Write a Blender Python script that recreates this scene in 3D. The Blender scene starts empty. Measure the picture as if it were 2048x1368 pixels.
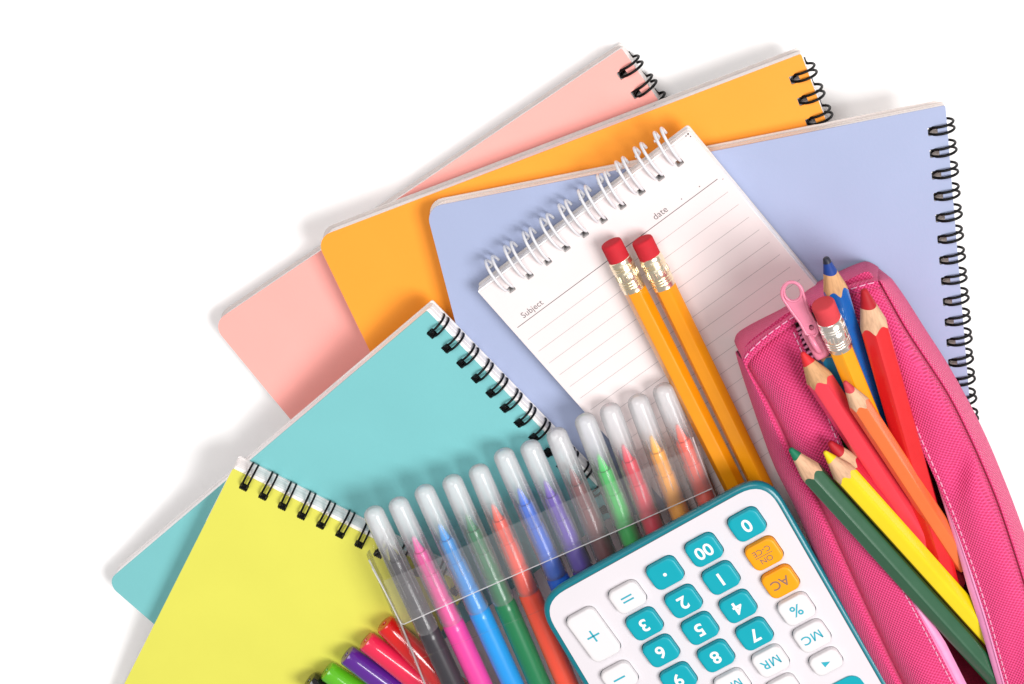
import bpy, bmesh, math, random
from mathutils import Vector, Matrix
from mathutils.geometry import tessellate_polygon

random.seed(7)
MM = 0.001
PI = math.pi
scene = bpy.context.scene
COL = scene.collection

# ------------------------------------------------------------------ camera
F_PX, SCALE = 4060.0, 6.8
DIST = F_PX / SCALE                       # mm from the lens to the table at the centre of the picture
TH = math.radians(24.0)
AX = Vector((0.1635, 0.9866, 0)).normalized()      # direction on the table towards the foot of the camera
CAM = DIST * (math.sin(TH) * AX + math.cos(TH) * Vector((0, 0, 1)))
FWD = -(math.sin(TH) * AX + math.cos(TH) * Vector((0, 0, 1)))
E1 = math.cos(TH) * AX - math.sin(TH) * Vector((0, 0, 1))
E2 = Vector((AX.y, -AX.x, 0))
RGT = AX.x * E1 + AX.y * E2
UP = AX.y * E1 - AX.x * E2

def ray(u, v):
    return FWD * F_PX + RGT * (u - 1024.0) - UP * (v - 684.0)

def P(u, v, z):
    """point (mm) at height z above the table that is measured at (u, v) in the photograph"""
    d = ray(u, v)
    return CAM + d * ((z - CAM.z) / d.z)

class Plane:
    def __init__(self, *uvz):
        a, b, c = [P(*q) for q in uvz]
        self.o = a
        self.n = (b - a).cross(c - a).normalized()
        if self.n.z < 0: self.n = -self.n
    def at(self, u, v, lift=0.0):
        d = ray(u, v)
        o = self.o + self.n * lift
        return CAM + d * ((o - CAM).dot(self.n) / d.dot(self.n))

def flat(z):
    return Plane((500, 500, z), (1500, 500, z), (500, 1200, z))

cam_data = bpy.data.cameras.new('camera')
cam = bpy.data.objects.new('camera', cam_data)
COL.objects.link(cam)
m3 = Matrix((RGT, UP, -FWD)).transposed()
cam.matrix_world = Matrix.Translation(CAM * MM) @ m3.to_4x4()
cam_data.sensor_width = 36.0
cam_data.lens = F_PX / 2048.0 * 36.0
cam_data.clip_start, cam_data.clip_end = 0.01, 50.0
scene.camera = cam

# ------------------------------------------------------------------ materials
def lin(c):
    c = c / 255.0
    return c / 12.92 if c <= 0.04045 else ((c + 0.055) / 1.055) ** 2.4

def rgb(r, g, b, k=1.0):
    k *= 0.80
    return (min(1, lin(r) * k), min(1, lin(g) * k), min(1, lin(b) * k), 1.0)

def new_mat(name):
    m = bpy.data.materials.new(name)
    m.use_nodes = True
    nt = m.node_tree
    nt.nodes.clear()
    return m, nt

def N(nt, kind, **kw):
    n = nt.nodes.new(kind)
    for k, v in kw.items():
        if k in n.inputs: n.inputs[k].default_value = v
        else: setattr(n, k, v)
    return n

def paint(name, col, rough=0.5, spec=0.5, vary=0.04, vscale=60.0, bump=0.0, bscale=900.0, coat=0.0, metal=0.0, sss=0.0):
    m, nt = new_mat(name)
    out = N(nt, 'ShaderNodeOutputMaterial')
    b = N(nt, 'ShaderNodeBsdfPrincipled')
    b.inputs['Roughness'].default_value = rough
    b.inputs['Specular IOR Level'].default_value = spec
    b.inputs['Metallic'].default_value = metal
    b.inputs['Coat Weight'].default_value = coat
    b.inputs['Coat Roughness'].default_value = 0.08
    if sss:
        b.inputs['Subsurface Weight'].default_value = sss
        b.inputs['Subsurface Radius'].default_value = (0.002, 0.0015, 0.001)
        b.inputs['Subsurface Scale'].default_value = 0.5
    tc = N(nt, 'ShaderNodeTexCoord')
    no = N(nt, 'ShaderNodeTexNoise')
    no.inputs['Scale'].default_value = vscale
    no.inputs['Detail'].default_value = 5
    nt.links.new(tc.outputs['Object'], no.inputs['Vector'])
    mr = N(nt, 'ShaderNodeMapRange')
    mr.inputs['From Min'].default_value, mr.inputs['From Max'].default_value = 0.3, 0.7
    mr.inputs['To Min'].default_value, mr.inputs['To Max'].default_value = 1 - vary, 1 + vary
    nt.links.new(no.outputs['Fac'], mr.inputs['Value'])
    mx = N(nt, 'ShaderNodeVectorMath', operation='SCALE')
    mx.inputs[0].default_value = col[:3]
    nt.links.new(mr.outputs['Result'], mx.inputs['Scale'])
    nt.links.new(mx.outputs['Vector'], b.inputs['Base Color'])
    r2 = N(nt, 'ShaderNodeMapRange')
    r2.inputs['To Min'].default_value, r2.inputs['To Max'].default_value = rough * 0.85, min(1, rough * 1.15)
    nt.links.new(no.outputs['Fac'], r2.inputs['Value'])
    nt.links.new(r2.outputs['Result'], b.inputs['Roughness'])
    if bump:
        n2 = N(nt, 'ShaderNodeTexNoise')
        n2.inputs['Scale'].default_value = bscale
        n2.inputs['Detail'].default_value = 3
        nt.links.new(tc.outputs['Object'], n2.inputs['Vector'])
        bp = N(nt, 'ShaderNodeBump')
        bp.inputs['Strength'].default_value = bump
        bp.inputs['Distance'].default_value = 0.0004
        nt.links.new(n2.outputs['Fac'], bp.inputs['Height'])
        nt.links.new(bp.outputs['Normal'], b.inputs['Normal'])
    nt.links.new(b.outputs['BSDF'], out.inputs['Surface'])
    return m

def page_block(name, col):
    """stacked sheets: fine lines along the thickness"""
    m, nt = new_mat(name)
    out = N(nt, 'ShaderNodeOutputMaterial')
    b = N(nt, 'ShaderNodeBsdfPrincipled')
    b.inputs['Roughness'].default_value = 0.75
    b.inputs['Specular IOR Level'].default_value = 0.2
    tc = N(nt, 'ShaderNodeTexCoord')
    mp = N(nt, 'ShaderNodeMapping')
    mp.inputs['Scale'].default_value = (25, 25, 3500)
    no = N(nt, 'ShaderNodeTexNoise')
    no.inputs['Scale'].default_value = 1.0
    no.inputs['Detail'].default_value = 2
    nt.links.new(tc.outputs['Object'], mp.inputs['Vector'])
    nt.links.new(mp.outputs['Vector'], no.inputs['Vector'])
    cr = N(nt, 'ShaderNodeValToRGB')
    cr.color_ramp.elements[0].position, cr.color_ramp.elements[1].position = 0.35, 0.6
    cr.color_ramp.elements[0].color = tuple(c * 0.80 for c in col[:3]) + (1,)
    cr.color_ramp.elements[1].color = col
    nt.links.new(no.outputs['Fac'], cr.inputs['Fac'])
    nt.links.new(cr.outputs['Color'], b.inputs['Base Color'])
    bp = N(nt, 'ShaderNodeBump')
    bp.inputs['Strength'].default_value = 0.26
    bp.inputs['Distance'].default_value = 0.0002
    nt.links.new(no.outputs['Fac'], bp.inputs['Height'])
    nt.links.new(bp.outputs['Normal'], b.inputs['Normal'])
    nt.links.new(b.outputs['BSDF'], out.inputs['Surface'])
    return m

def wood(name, col):
    m, nt = new_mat(name)
    out = N(nt, 'ShaderNodeOutputMaterial')
    b = N(nt, 'ShaderNodeBsdfPrincipled')
    b.inputs['Roughness'].default_value = 0.7
    b.inputs['Specular IOR Level'].default_value = 0.2
    tc = N(nt, 'ShaderNodeTexCoord')
    mp = N(nt, 'ShaderNodeMapping')
    mp.inputs['Scale'].default_value = (900, 900, 90)
    no = N(nt, 'ShaderNodeTexNoise')
    no.inputs['Scale'].default_value = 1.0
    no.inputs['Detail'].default_value = 6
    nt.links.new(tc.outputs['Object'], mp.inputs['Vector'])
    nt.links.new(mp.outputs['Vector'], no.inputs['Vector'])
    cr = N(nt, 'ShaderNodeValToRGB')
    cr.color_ramp.elements[0].position, cr.color_ramp.elements[1].position = 0.32, 0.62
    cr.color_ramp.elements[0].color = tuple(c * 0.62 for c in col[:3]) + (1,)
    cr.color_ramp.elements[1].color = col
    nt.links.new(no.outputs['Fac'], cr.inputs['Fac'])
    nt.links.new(cr.outputs['Color'], b.inputs['Base Color'])
    bp = N(nt, 'ShaderNodeBump')
    bp.inputs['Strength'].default_value = 0.3
    bp.inputs['Distance'].default_value = 0.0003
    nt.links.new(no.outputs['Fac'], bp.inputs['Height'])
    nt.links.new(bp.outputs['Normal'], b.inputs['Normal'])
    nt.links.new(b.outputs['BSDF'], out.inputs['Surface'])
    return m

def canvas(name, col, col2, pitch=1.0, strength=1.0):
    """woven cloth, weave laid out in millimetres in the UV map"""
    m, nt = new_mat(name)
    out = N(nt, 'ShaderNodeOutputMaterial')
    b = N(nt, 'ShaderNodeBsdfPrincipled')
    b.inputs['Roughness'].default_value = 0.78
    b.inputs['Specular IOR Level'].default_value = 0.25
    b.inputs['Sheen Weight'].default_value = 0.15
    b.inputs['Sheen Roughness'].default_value = 0.4
    uv = N(nt, 'ShaderNodeUVMap')
    uv.uv_map = 'weave'
    sep = N(nt, 'ShaderNodeSeparateXYZ')
    nz = N(nt, 'ShaderNodeTexNoise')
    nz.inputs['Scale'].default_value = 0.9
    ad = N(nt, 'ShaderNodeVectorMath', operation='MULTIPLY_ADD')
    nt.links.new(uv.outputs['UV'], nz.inputs['Vector'])
    nt.links.new(nz.outputs['Color'], ad.inputs[0])
    ad.inputs[1].default_value = (0.22, 0.22, 0)
    nt.links.new(uv.outputs['UV'], ad.inputs[2])
    nt.links.new(ad.outputs['Vector'], sep.inputs['Vector'])
    def sn(sock, k, ph=0.0):
        mu = N(nt, 'ShaderNodeMath', operation='MULTIPLY_ADD')
        mu.inputs[1].default_value, mu.inputs[2].default_value = k, ph
        nt.links.new(sock, mu.inputs[0])
        s = N(nt, 'ShaderNodeMath', operation='SINE')
        nt.links.new(mu.outputs[0], s.inputs[0])
        return s.outputs[0]
    k = 2 * PI / pitch
    a, c = sn(sep.outputs['X'], k), sn(sep.outputs['Y'], k * 0.9)
    pr = N(nt, 'ShaderNodeMath', operation='MULTIPLY')
    nt.links.new(a, pr.inputs[0]); nt.links.new(c, pr.inputs[1])
    mr = N(nt, 'ShaderNodeMapRange')
    mr.inputs['From Min'].default_value = -0.8
    mr.inputs['From Max'].default_value = 0.8
    nt.links.new(pr.outputs[0], mr.inputs['Value'])
    mix = N(nt, 'ShaderNodeMix', data_type='RGBA')
    mix.inputs['A'].default_value, mix.inputs['B'].default_value = col2, col
    nt.links.new(mr.outputs['Result'], mix.inputs['Factor'])
    nt.links.new(mix.outputs['Result'], b.inputs['Base Color'])
    bp = N(nt, 'ShaderNodeBump')
    bp.inputs['Strength'].default_value = strength
    bp.inputs['Distance'].default_value = 0.0003
    nt.links.new(mr.outputs['Result'], bp.inputs['Height'])
    nt.links.new(bp.outputs['Normal'], b.inputs['Normal'])
    nt.links.new(b.outputs['BSDF'], out.inputs['Surface'])
    return m

def film(name, veil, edge, tint=(0.95, 0.95, 0.96, 1), rough=0.08, diff=(0.8, 0.8, 0.82, 1), wavy=0.0, gl=0.6, solid=None, through=0.45):
    """clear or frosted plastic sheet: see-through, a milky share, a glossy skin"""
    m, nt = new_mat(name)
    out = N(nt, 'ShaderNodeOutputMaterial')
    tr = N(nt, 'ShaderNodeBsdfTransparent'); tr.inputs['Color'].default_value = tint
    df = N(nt, 'ShaderNodeBsdfDiffuse'); df.inputs['Color'].default_value = diff
    tl = N(nt, 'ShaderNodeBsdfTranslucent'); tl.inputs['Color'].default_value = diff
    m0 = N(nt, 'ShaderNodeMixShader'); m0.inputs['Fac'].default_value = through
    nt.links.new(df.outputs[0], m0.inputs[1]); nt.links.new(tl.outputs[0], m0.inputs[2])
    lw = N(nt, 'ShaderNodeLayerWeight'); lw.inputs['Blend'].default_value = 0.35
    mr = N(nt, 'ShaderNodeMapRange')
    mr.inputs['To Min'].default_value, mr.inputs['To Max'].default_value = veil, edge
    nt.links.new(lw.outputs['Facing'], mr.inputs['Value'])
    m1 = N(nt, 'ShaderNodeMixShader')
    if solid:                                        # moulded thicker and milkier towards the closed end (mm along Z)
        t0 = N(nt, 'ShaderNodeTexCoord'); sx = N(nt, 'ShaderNodeSeparateXYZ')
        nt.links.new(t0.outputs['Object'], sx.inputs['Vector'])
        zr = N(nt, 'ShaderNodeMapRange', interpolation_type='SMOOTHSTEP')
        zr.inputs['From Min'].default_value, zr.inputs['From Max'].default_value = solid[0] * MM, solid[1] * MM
        zr.inputs['To Min'].default_value, zr.inputs['To Max'].default_value = solid[2], 0.0
        nt.links.new(sx.outputs['Z'], zr.inputs['Value'])
        mxx = N(nt, 'ShaderNodeMath', operation='MAXIMUM')
        nt.links.new(mr.outputs['Result'], mxx.inputs[0]); nt.links.new(zr.outputs['Result'], mxx.inputs[1])
        nt.links.new(mxx.outputs[0], m1.inputs['Fac'])
    else:
        nt.links.new(mr.outputs['Result'], m1.inputs['Fac'])
    nt.links.new(tr.outputs[0], m1.inputs[1]); nt.links.new(m0.outputs[0], m1.inputs[2])
    gs = N(nt, 'ShaderNodeBsdfGlossy'); gs.inputs['Roughness'].default_value = rough
    fr = N(nt, 'ShaderNodeFresnel'); fr.inputs['IOR'].default_value = 1.45
    fm = N(nt, 'ShaderNodeMath', operation='MULTIPLY'); fm.inputs[1].default_value = gl
    nt.links.new(fr.outputs[0], fm.inputs[0])
    m2 = N(nt, 'ShaderNodeMixShader')
    nt.links.new(fm.outputs[0], m2.inputs['Fac'])
    nt.links.new(m1.outputs[0], m2.inputs[1]); nt.links.new(gs.outputs[0], m2.inputs[2])
    if wavy:
        tc = N(nt, 'ShaderNodeTexCoord')
        no = N(nt, 'ShaderNodeTexNoise'); no.inputs['Scale'].default_value = 90
        nt.links.new(tc.outputs['Object'], no.inputs['Vector'])
        bp = N(nt, 'ShaderNodeBump'); bp.inputs['Strength'].default_value = wavy; bp.inputs['Distance'].default_value = 0.002
        nt.links.new(no.outputs['Fac'], bp.inputs['Height'])
        nt.links.new(bp.outputs['Normal'], gs.inputs['Normal'])
        nt.links.new(bp.outputs['Normal'], fr.inputs['Normal'])
    nt.links.new(m2.outputs[0], out.inputs['Surface'])
    return m

# ------------------------------------------------------------------ mesh building
class MB:
    """collects shapes in millimetres; build() links them as ONE mesh object"""
    def __init__(self):
        self.v, self.f, self.uv = [], [], {}
    def add(self, vs, fs, uvs=None):
        o = len(self.v)
        self.v += [Vector(p) for p in vs]
        for i, f in enumerate(fs):
            self.f.append(tuple(o + k for k in f))
            if uvs: self.uv[len(self.f) - 1] = [uvs[k] for k in f]
        return o
    def prism(self, outer, holes, z0, z1):
        """flat plate with holes; outlines are (x, y) loops"""
        loops = [outer] + list(holes)
        pts = [Vector((x, y, 0)) for l in loops for x, y in l]
        tris = tessellate_polygon([[Vector((x, y, 0)) for x, y in l] for l in loops])
        n = len(pts)
        vs = [Vector((p.x, p.y, z1)) for p in pts] + [Vector((p.x, p.y, z0)) for p in pts]
        fs = [tuple(t) for t in tris] + [tuple(n + k for k in reversed(t)) for t in tris]
        s = 0
        for l in loops:
            c = len(l)
            for i in range(c):
                a, b = s + i, s + (i + 1) % c
                fs.append((a, b, n + b, n + a))
            s += c
        self.add(vs, fs)
    def tube(self, pts, r, seg=8, closed=False, caps=True):
        pts = [Vector(p) for p in pts]
        n = len(pts)
        rings, prev = [], None
        for i, p in enumerate(pts):
            if closed: t = pts[(i + 1) % n] - pts[i - 1]
            else: t = pts[min(i + 1, n - 1)] - pts[max(i - 1, 0)]
            t.normalize()
            if prev is None:
                a = t.orthogonal().normalized()
            else:
                a = (prev - t * prev.dot(t)).normalized()
            prev = a
            b = t.cross(a)
            rr = r[i] if isinstance(r, (list, tuple)) else r
            rings.append([p + (a * math.cos(2 * PI * k / seg) + b * math.sin(2 * PI * k / seg)) * rr for k in range(seg)])
        vs = [q for rg in rings for q in rg]
        fs = []
        for i in range(n if closed else n - 1):
            j = (i + 1) % n
            off = 0
            if closed and j == 0:   # match the twist of the closing ring
                off = min(range(seg), key=lambda o: (rings[0][o] - rings[-1][0]).length)
            for k in range(seg):
                fs.append((i * seg + k, i * seg + (k + 1) % seg, j * seg + (k + 1 + off) % seg, j * seg + (k + off) % seg))
        if caps and not closed:
            fs.append(tuple(range(seg)))
            fs.append(tuple((n - 1) * seg + k for k in range(seg)))
        self.add(vs, fs)
    def lathe(self, prof, seg=32, org=(0, 0, 0)):
        """profile of (radius, z) round the local Z axis"""
        org = Vector(org)
        vs, fs, idx = [], [], []
        for r, z in prof:
            if r < 1e-6:
                idx.append([len(vs)]); vs.append(org + Vector((0, 0, z)))
            else:
                idx.append(list(range(len(vs), len(vs) + seg)))
                vs += [org + Vector((r * math.cos(2 * PI * k / seg), r * math.sin(2 * PI * k / seg), z)) for k in range(seg)]
        for a, b in zip(idx, idx[1:]):
            for k in range(seg):
                k2 = (k + 1) % seg
                if len(a) == 1 and len(b) == 1: continue
                if len(a) == 1: fs.append((a[0], b[k], b[k2]))
                elif len(b) == 1: fs.append((a[k], a[k2], b[0]))
                else: fs.append((a[k], a[k2], b[k2], b[k]))
        self.add(vs, fs)
    def loops(self, rings, cap0=True, cap1=True):
        c = len(rings[0])
        vs = [q for r in rings for q in r]
        fs = []
        for i in range(len(rings) - 1):
            for k in range(c):
                fs.append((i * c + k, i * c + (k + 1) % c, (i + 1) * c + (k + 1) % c, (i + 1) * c + k))
        if cap0: fs.append(tuple(range(c)))
        if cap1: fs.append(tuple((len(rings) - 1) * c + k for k in range(c)))
        self.add(vs, fs)
    def grid(self, rows, uv=True):
        """rows of points; UV in millimetres along and across"""
        n, c = len(rows), len(rows[0])
        vs = [Vector(p) for r in rows for p in r]
        uvs = None
        if uv:
            uvs = [None] * (n * c)
            mid = c // 2
            along = [0.0]
            for i in range(1, n):
                along.append(along[-1] + (Vector(rows[i][mid]) - Vector(rows[i - 1][mid])).length)
            for i in range(n):
                acc = 0.0
                for j in range(c):
                    if j: acc += (Vector(rows[i][j]) - Vector(rows[i][j - 1])).length
                    uvs[i * c + j] = (acc, along[i])
        fs = [(i * c + j, i * c + j + 1, (i + 1) * c + j + 1, (i + 1) * c + j) for i in range(n - 1) for j in range(c - 1)]
        self.add(vs, fs, uvs)
    def mesh(self, name, mat, smooth=40, recalc=True, loc=None):
        me = bpy.data.meshes.new(name)
        vs = self.v if loc is None else [loc(p) for p in self.v]
        me.from_pydata([tuple(p * MM) for p in vs], [], self.f)
        if self.uv:
            l = me.uv_layers.new(name='weave')
            for p in me.polygons:
                u = self.uv.get(p.index)
                if u:
                    for li, c in zip(p.loop_indices, u): l.data[li].uv = c
        if recalc:
            bm = bmesh.new(); bm.from_mesh(me)
            bmesh.ops.recalc_face_normals(bm, faces=bm.faces)
            bm.to_mesh(me); bm.free()
        me.materials.append(mat)
        if smooth:
            for p in me.polygons: p.use_smooth = True
            me.set_sharp_from_angle(angle=math.radians(smooth))
        me.update()
        return me

def link(name, me, parent=None):
    o = bpy.data.objects.new(name, me)
    COL.objects.link(o)
    if parent: o.parent = parent
    return o

def part(name, mb, mat, parent, smooth=40, recalc=True, world=False):
    """one mesh under a thing; world=True: points are given on the table, not in the thing's own frame"""
    loc = None
    if world:
        q = parent
        while q.parent: q = q.parent
        mi = FRAMES[q.name]
        loc = lambda p: mi @ p
    return link(name, mb.mesh(name, mat, smooth, recalc, loc), parent)

FRAMES = {}
def thing(name, label, cat, origin, axes=None, group=None):
    o = bpy.data.objects.new(name, None)
    o.empty_display_size = 0.01
    COL.objects.link(o)
    r = Matrix(axes).transposed() if axes else Matrix.Identity(3)
    m = Matrix.Translation(origin * MM) @ r.to_4x4()
    o.matrix_world = m
    FRAMES[o.name] = (Matrix.Translation(origin) @ r.to_4x4()).inverted()
    o['label'] = label; o['category'] = cat
    if group: o['group'] = group
    return o

def rrect(x0, y0, x1, y1, radii, seg=6):
    """rounded rectangle; radii at (x0y0, x1y0, x1y1, x0y1)"""
    if not isinstance(radii, (list, tuple)): radii = [radii] * 4
    pts = []
    for (cx, cy, sx, sy, a0), r in zip(((x0, y0, 1, 1, PI), (x1, y0, -1, 1, 1.5 * PI), (x1, y1, -1, -1, 0), (x0, y1, 1, -1, 0.5 * PI)), radii):
        if r < 1e-4: pts.append((cx, cy)); continue
        for k in range(seg + 1):
            a = a0 + 0.5 * PI * k / seg
            pts.append((cx + sx * r + r * math.cos(a), cy + sy * r + r * math.sin(a)))
    return pts

def glyphs(text, height=None, width=None, z=0.0, thick=0.02, bold=0.0, squeeze=1.0):
    """lettering as flat mesh, centred, in mm -> MB"""
    cu = bpy.data.curves.new('lettering', 'FONT')
    cu.body = text; cu.size = 1.0
    cu.offset = bold
    cu.align_x = 'CENTER'
    cu.resolution_u = 4
    ob = bpy.data.objects.new('lettering', cu)
    COL.objects.link(ob)
    dg = bpy.context.evaluated_depsgraph_get()
    me = bpy.data.meshes.new_from_object(ob.evaluated_get(dg))
    bpy.data.objects.remove(ob); bpy.data.curves.remove(cu)
    xs = [v.co.x for v in me.vertices]; ys = [v.co.y for v in me.vertices]
    cx, cy = (min(xs) + max(xs)) / 2, (min(ys) + max(ys)) / 2
    k = height / (max(ys) - min(ys)) if height else width / (max(xs) - min(xs))
    mb = MB()
    mb.add([Vector(((v.co.x - cx) * k * squeeze, (v.co.y - cy) * k, z)) for v in me.vertices], [tuple(p.vertices) for p in me.polygons])
    bpy.data.meshes.remove(me)
    return mb

# ------------------------------------------------------------------ shared materials
M_table = paint('white_tabletop', (0.95, 0.945, 0.945, 1), rough=0.6, spec=0.1, vary=0.004)
M_wire_black = paint('black_wire', rgb(6, 6, 7), rough=0.45, spec=0.18, vary=0.0)
M_wire_white = paint('white_wire', (0.66, 0.66, 0.69, 1), rough=0.25, spec=0.5, vary=0.0, coat=0.4)
M_pages = page_block('page_edges', (0.86, 0.80, 0.78, 1))
M_pages_bounce = page_block('page_edges_bounce', (0.90, 0.82, 0.78, 1))  # warm light bounced off the orange cover is put into this paper colour
M_pages_white = page_block('page_edges_white', (0.93, 0.90, 0.89, 1))
M_sheet = paint('writing_paper', (0.74, 0.66, 0.655, 1), rough=0.8, spec=0.15, vary=0.012, vscale=120, bump=0.05, bscale=1500)
M_ink = paint('printed_grey', rgb(120, 116, 116), rough=0.8, spec=0.1)
M_ink_light = paint('printed_light_grey', rgb(176, 170, 170), rough=0.8, spec=0.1)

def card(name, col):
    return paint(name, col, rough=0.42, spec=0.35, vary=0.018, vscale=45, bump=0.06, bscale=1200)

# ------------------------------------------------------------------ the setting
tb = MB()
tb.prism(rrect(-1400, -1400, 1400, 1400, 30), [], -18, 0)
table = link('tabletop', tb.mesh('tabletop', M_table, smooth=0))
table['kind'] = 'structure'
table['label'] = 'plain white tabletop under all the stationery'

# ------------------------------------------------------------------ spiral notebooks
def ring_mesh(name, mat, t, inset, out, gap, r, lift=0.8, drop=0.8, plug=None):
    """one twin-wire loop: two bent wires that go in through the hole, round the spine and back"""
    mb = MB()
    cx, ax = (out - inset) / 2, (out + inset) / 2
    cz, az = -t / 2 + (lift - drop) / 2, t / 2 + (lift + drop) / 2
    n = 40
    a0, a1 = math.radians(-62), math.radians(250)
    arc = [a0 + (a1 - a0) * k / n for k in range(n + 1)]
    fn = lambda a, y: Vector((cx + ax * math.cos(a), y, cz + az * math.sin(a)))
    A = [fn(a, gap / 2) for a in arc]
    B = [fn(a, -gap / 2) for a in reversed(arc)]
    tip = [fn(a1 + 0.12, gap / 2 * c) for c in (0.75, 0, -0.75)]
    mb.tube(A + tip + B, r, seg=8)
    if plug:                                                     # the folded wire end that fills the punched hole
        hx, hy = plug
        x0 = -inset - 0.3
        for k in range(4):
            y = -hy / 2 + hy * (k + .5) / 4
            mb.tube([(x0 + .12, y, -.9), (x0 + .15, y, -.1), (x0 + hx * .5, y, .12), (x0 + hx - .15, y, -.1), (x0 + hx - .12, y, -.9)], hy / 8 * 1.05, seg=6)
    # the short bend at the closing seam that runs on to the next loop
    e = [fn(a0, gap / 2), fn(a0 - 0.1, gap / 2 + 0.5), fn(a0 - 0.12, gap / 2 + 1.2), fn(a0 - 0.1, gap / 2 + 1.8)]
    mb.tube(e, r, seg=6)
    return mb.mesh(name, mat, smooth=60)

def notebook(name, label, cat, plane, n_from, n_to, y_pts, t, cover_mat, page_mat, ring_px, ring_mat, hole=(2.6, 2.4),
             corner=4.5, inset=4.9, out=2.1, gap=2.0, wire=0.38, pages_out=(0, 0), back_mat=None, spine_px=None, sheets=3,
             page_top=False, ring_n=None, y_lo=None, width=None, ring_lift=0.8, drop=0.7, skew=(0, 0), plug=False):
    """n_from -> n_to: a long edge seen in the photograph, running towards the bound edge.
       y_pts: pixel on that long edge; the book extends to the other side by y_lo millimetres"""
    a, b = plane.at(*n_from), plane.at(*n_to)
    Z = plane.n
    X = (b - a); X -= Z * X.dot(Z); X.normalize()
    Y = Z.cross(X)
    root = thing(name, label, cat, b - Z * t, (X, Y, Z), 'spiral bound books fanned out on the table')
    loc = lambda q: Vector(((q - b).dot(X), (q - b).dot(Y), (q - b).dot(Z)))
    x0 = loc(a).x if width is None else -width
    x1 = 0.0
    y1, y0 = (0.0, y_lo) if y_lo < 0 else (y_lo, 0.0)
    # ring positions along the bound edge
    ys = []
    for q in ring_px: ys.append(loc(plane.at(*q)).y)
    if ring_n and len(ys) > 1:
        st = (ys[-1] - ys[0]) / (len(ys) - 1)
        ys = [ys[0] + st * k for k in range(ring_n)]
    hx, hy = hole
    def sk(mb):
        for i, p in enumerate(mb.v):
            mb.v[i] = Vector((p.x + p.y * (skew[1] + (skew[0] - skew[1]) * p.x / x0), p.y, p.z))
        return mb
    up = t                                    # cover top in the thing's own frame (base at z = 0)
    holes = [rrect(-inset - 0.3, y - hy / 2, -inset - 0.3 + hx, y + hy / 2, 0.3, seg=2) for y in ys]
    rad = [corner, 0.6, 0.6, corner]
    body = MB(); body.prism(rrect(x0, y0, x1, y1, rad), holes, up - 0.45, up)
    if not page_top: part('front_cover', sk(body), cover_mat, root)
    else: part('top_sheet', body, cover_mat, root)
    pg = MB()
    lo, hi = 0.6, up - 0.5
    for k in range(sheets):
        z0, z1 = lo + (hi - lo) * k / sheets, lo + (hi - lo) * (k + 1) / sheets - 0.02
        j = lambda s: random.uniform(-s, s)
        bx0, bx1 = x0 + 0.7 + j(0.25), x1 + pages_out[0] + j(0.15)
        by0, by1 = y0 + 0.5 + j(0.25) - (pages_out[1] if y_lo > 0 else 0), y1 - 0.5 + j(0.25) + (pages_out[1] if y_lo < 0 else 0)
        pg.prism(rrect(bx0, by0, bx1, by1, [corner, 0.5, 0.5, corner]), holes, z0, z1)
    part('pages', sk(pg), page_mat, root)
    bk = MB(); bk.prism(rrect(x0 - 0.2, y0 - 0.2, x1 + pages_out[0], y1 + 0.2, rad), holes, 0, 0.55)
    part('back_cover', sk(bk), back_mat or page_mat, root)
    me = ring_mesh('binding_ring', ring_mat, t, inset, out, gap, wire, ring_lift, drop, (hole[0] - .2, hole[1] - .2) if plug else None)
    for k, y in enumerate(ys):
        o = link('binding_ring', me, root)
        o.location = Vector((y * skew[1], y, up)) * MM
        o.rotation_euler = (random.uniform(-.02, .02), random.uniform(-.03, .03), random.uniform(-.05, .05))
    return root, (X, Y, Z), b, loc

C_pink = card('salmon_card', (0.88, 0.375, 0.335, 1))
C_orange = card('orange_card', (0.90, 0.318, 0.030, 1))
C_lav = card('lavender_card', (0.325, 0.375, 0.545, 1))
C_teal = card('turquoise_card', (0.18, 0.49, 0.505, 1))
C_yellow = card('lime_card', (0.69, 0.67, 0.10, 1))
C_grey = paint('greyboard', (0.7, 0.66, 0.64, 1), rough=0.85, spec=0.1, vary=0.05, vscale=300)

T1, T2, T3 = 7.0, 14.3, 20.2
notebook('notebook', 'salmon pink spiral notebook, lowest of the fan, partly under the orange one', 'notebook',
         flat(T1), (424, 648), (1243, 97), None, 6.1, C_pink, M_pages, [(1238, 153), (1262, 194), (1284, 232)], M_wire_black,
         y_lo=-105, back_mat=C_grey)
notebook('notebook', 'orange spiral notebook lying between the pink one and the lavender one', 'notebook',
         flat(T2), (631, 477), (1602, 108), None, 6.7, C_orange, M_pages, [(1580, 162), (1594, 207), (1608, 249)], M_wire_black,
         y_lo=-105, ring_n=4, back_mat=C_grey)
notebook('notebook', 'lavender blue spiral notebook under the lined pad and the pink pencil case', 'notebook',
         flat(T3), (851, 416), (1891, 211), None, 5.3, C_lav, M_pages_bounce, [(1857, 264), (1862, 308), (1866, 352), (1870, 394), (1873, 437), (1877, 479), (1880, 523), (1884, 563), (1888, 604), (1892, 645)], M_wire_black,
         y_lo=-105, ring_n=16, back_mat=M_pages_bounce, skew=(0, 0.066))

# turquoise and lime notepads lean against the pile
PL_teal = Plane((212, 1165, 6.6), (853, 622, 25.8), (1090, 852, 26.2))
notebook('notebook', 'turquoise spiral notebook under the lime notepad, leaning on the fan of notebooks', 'notebook',
         PL_teal, (212, 1165), (853, 622), None, 5.6, C_teal, M_pages_white,
         [(868, 664), (897, 694), (927, 724), (957, 754), (988, 785), (1018, 813), (1048, 843), (1077, 868)], M_wire_black,
         y_lo=-82, ring_n=13, hole=(2.5, 2.5), inset=4.6, out=1.5, gap=1.7, wire=0.33, pages_out=(1.0, 0.3), back_mat=M_pages_white, ring_lift=1.2, skew=(0, 0.042), plug=True)

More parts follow.
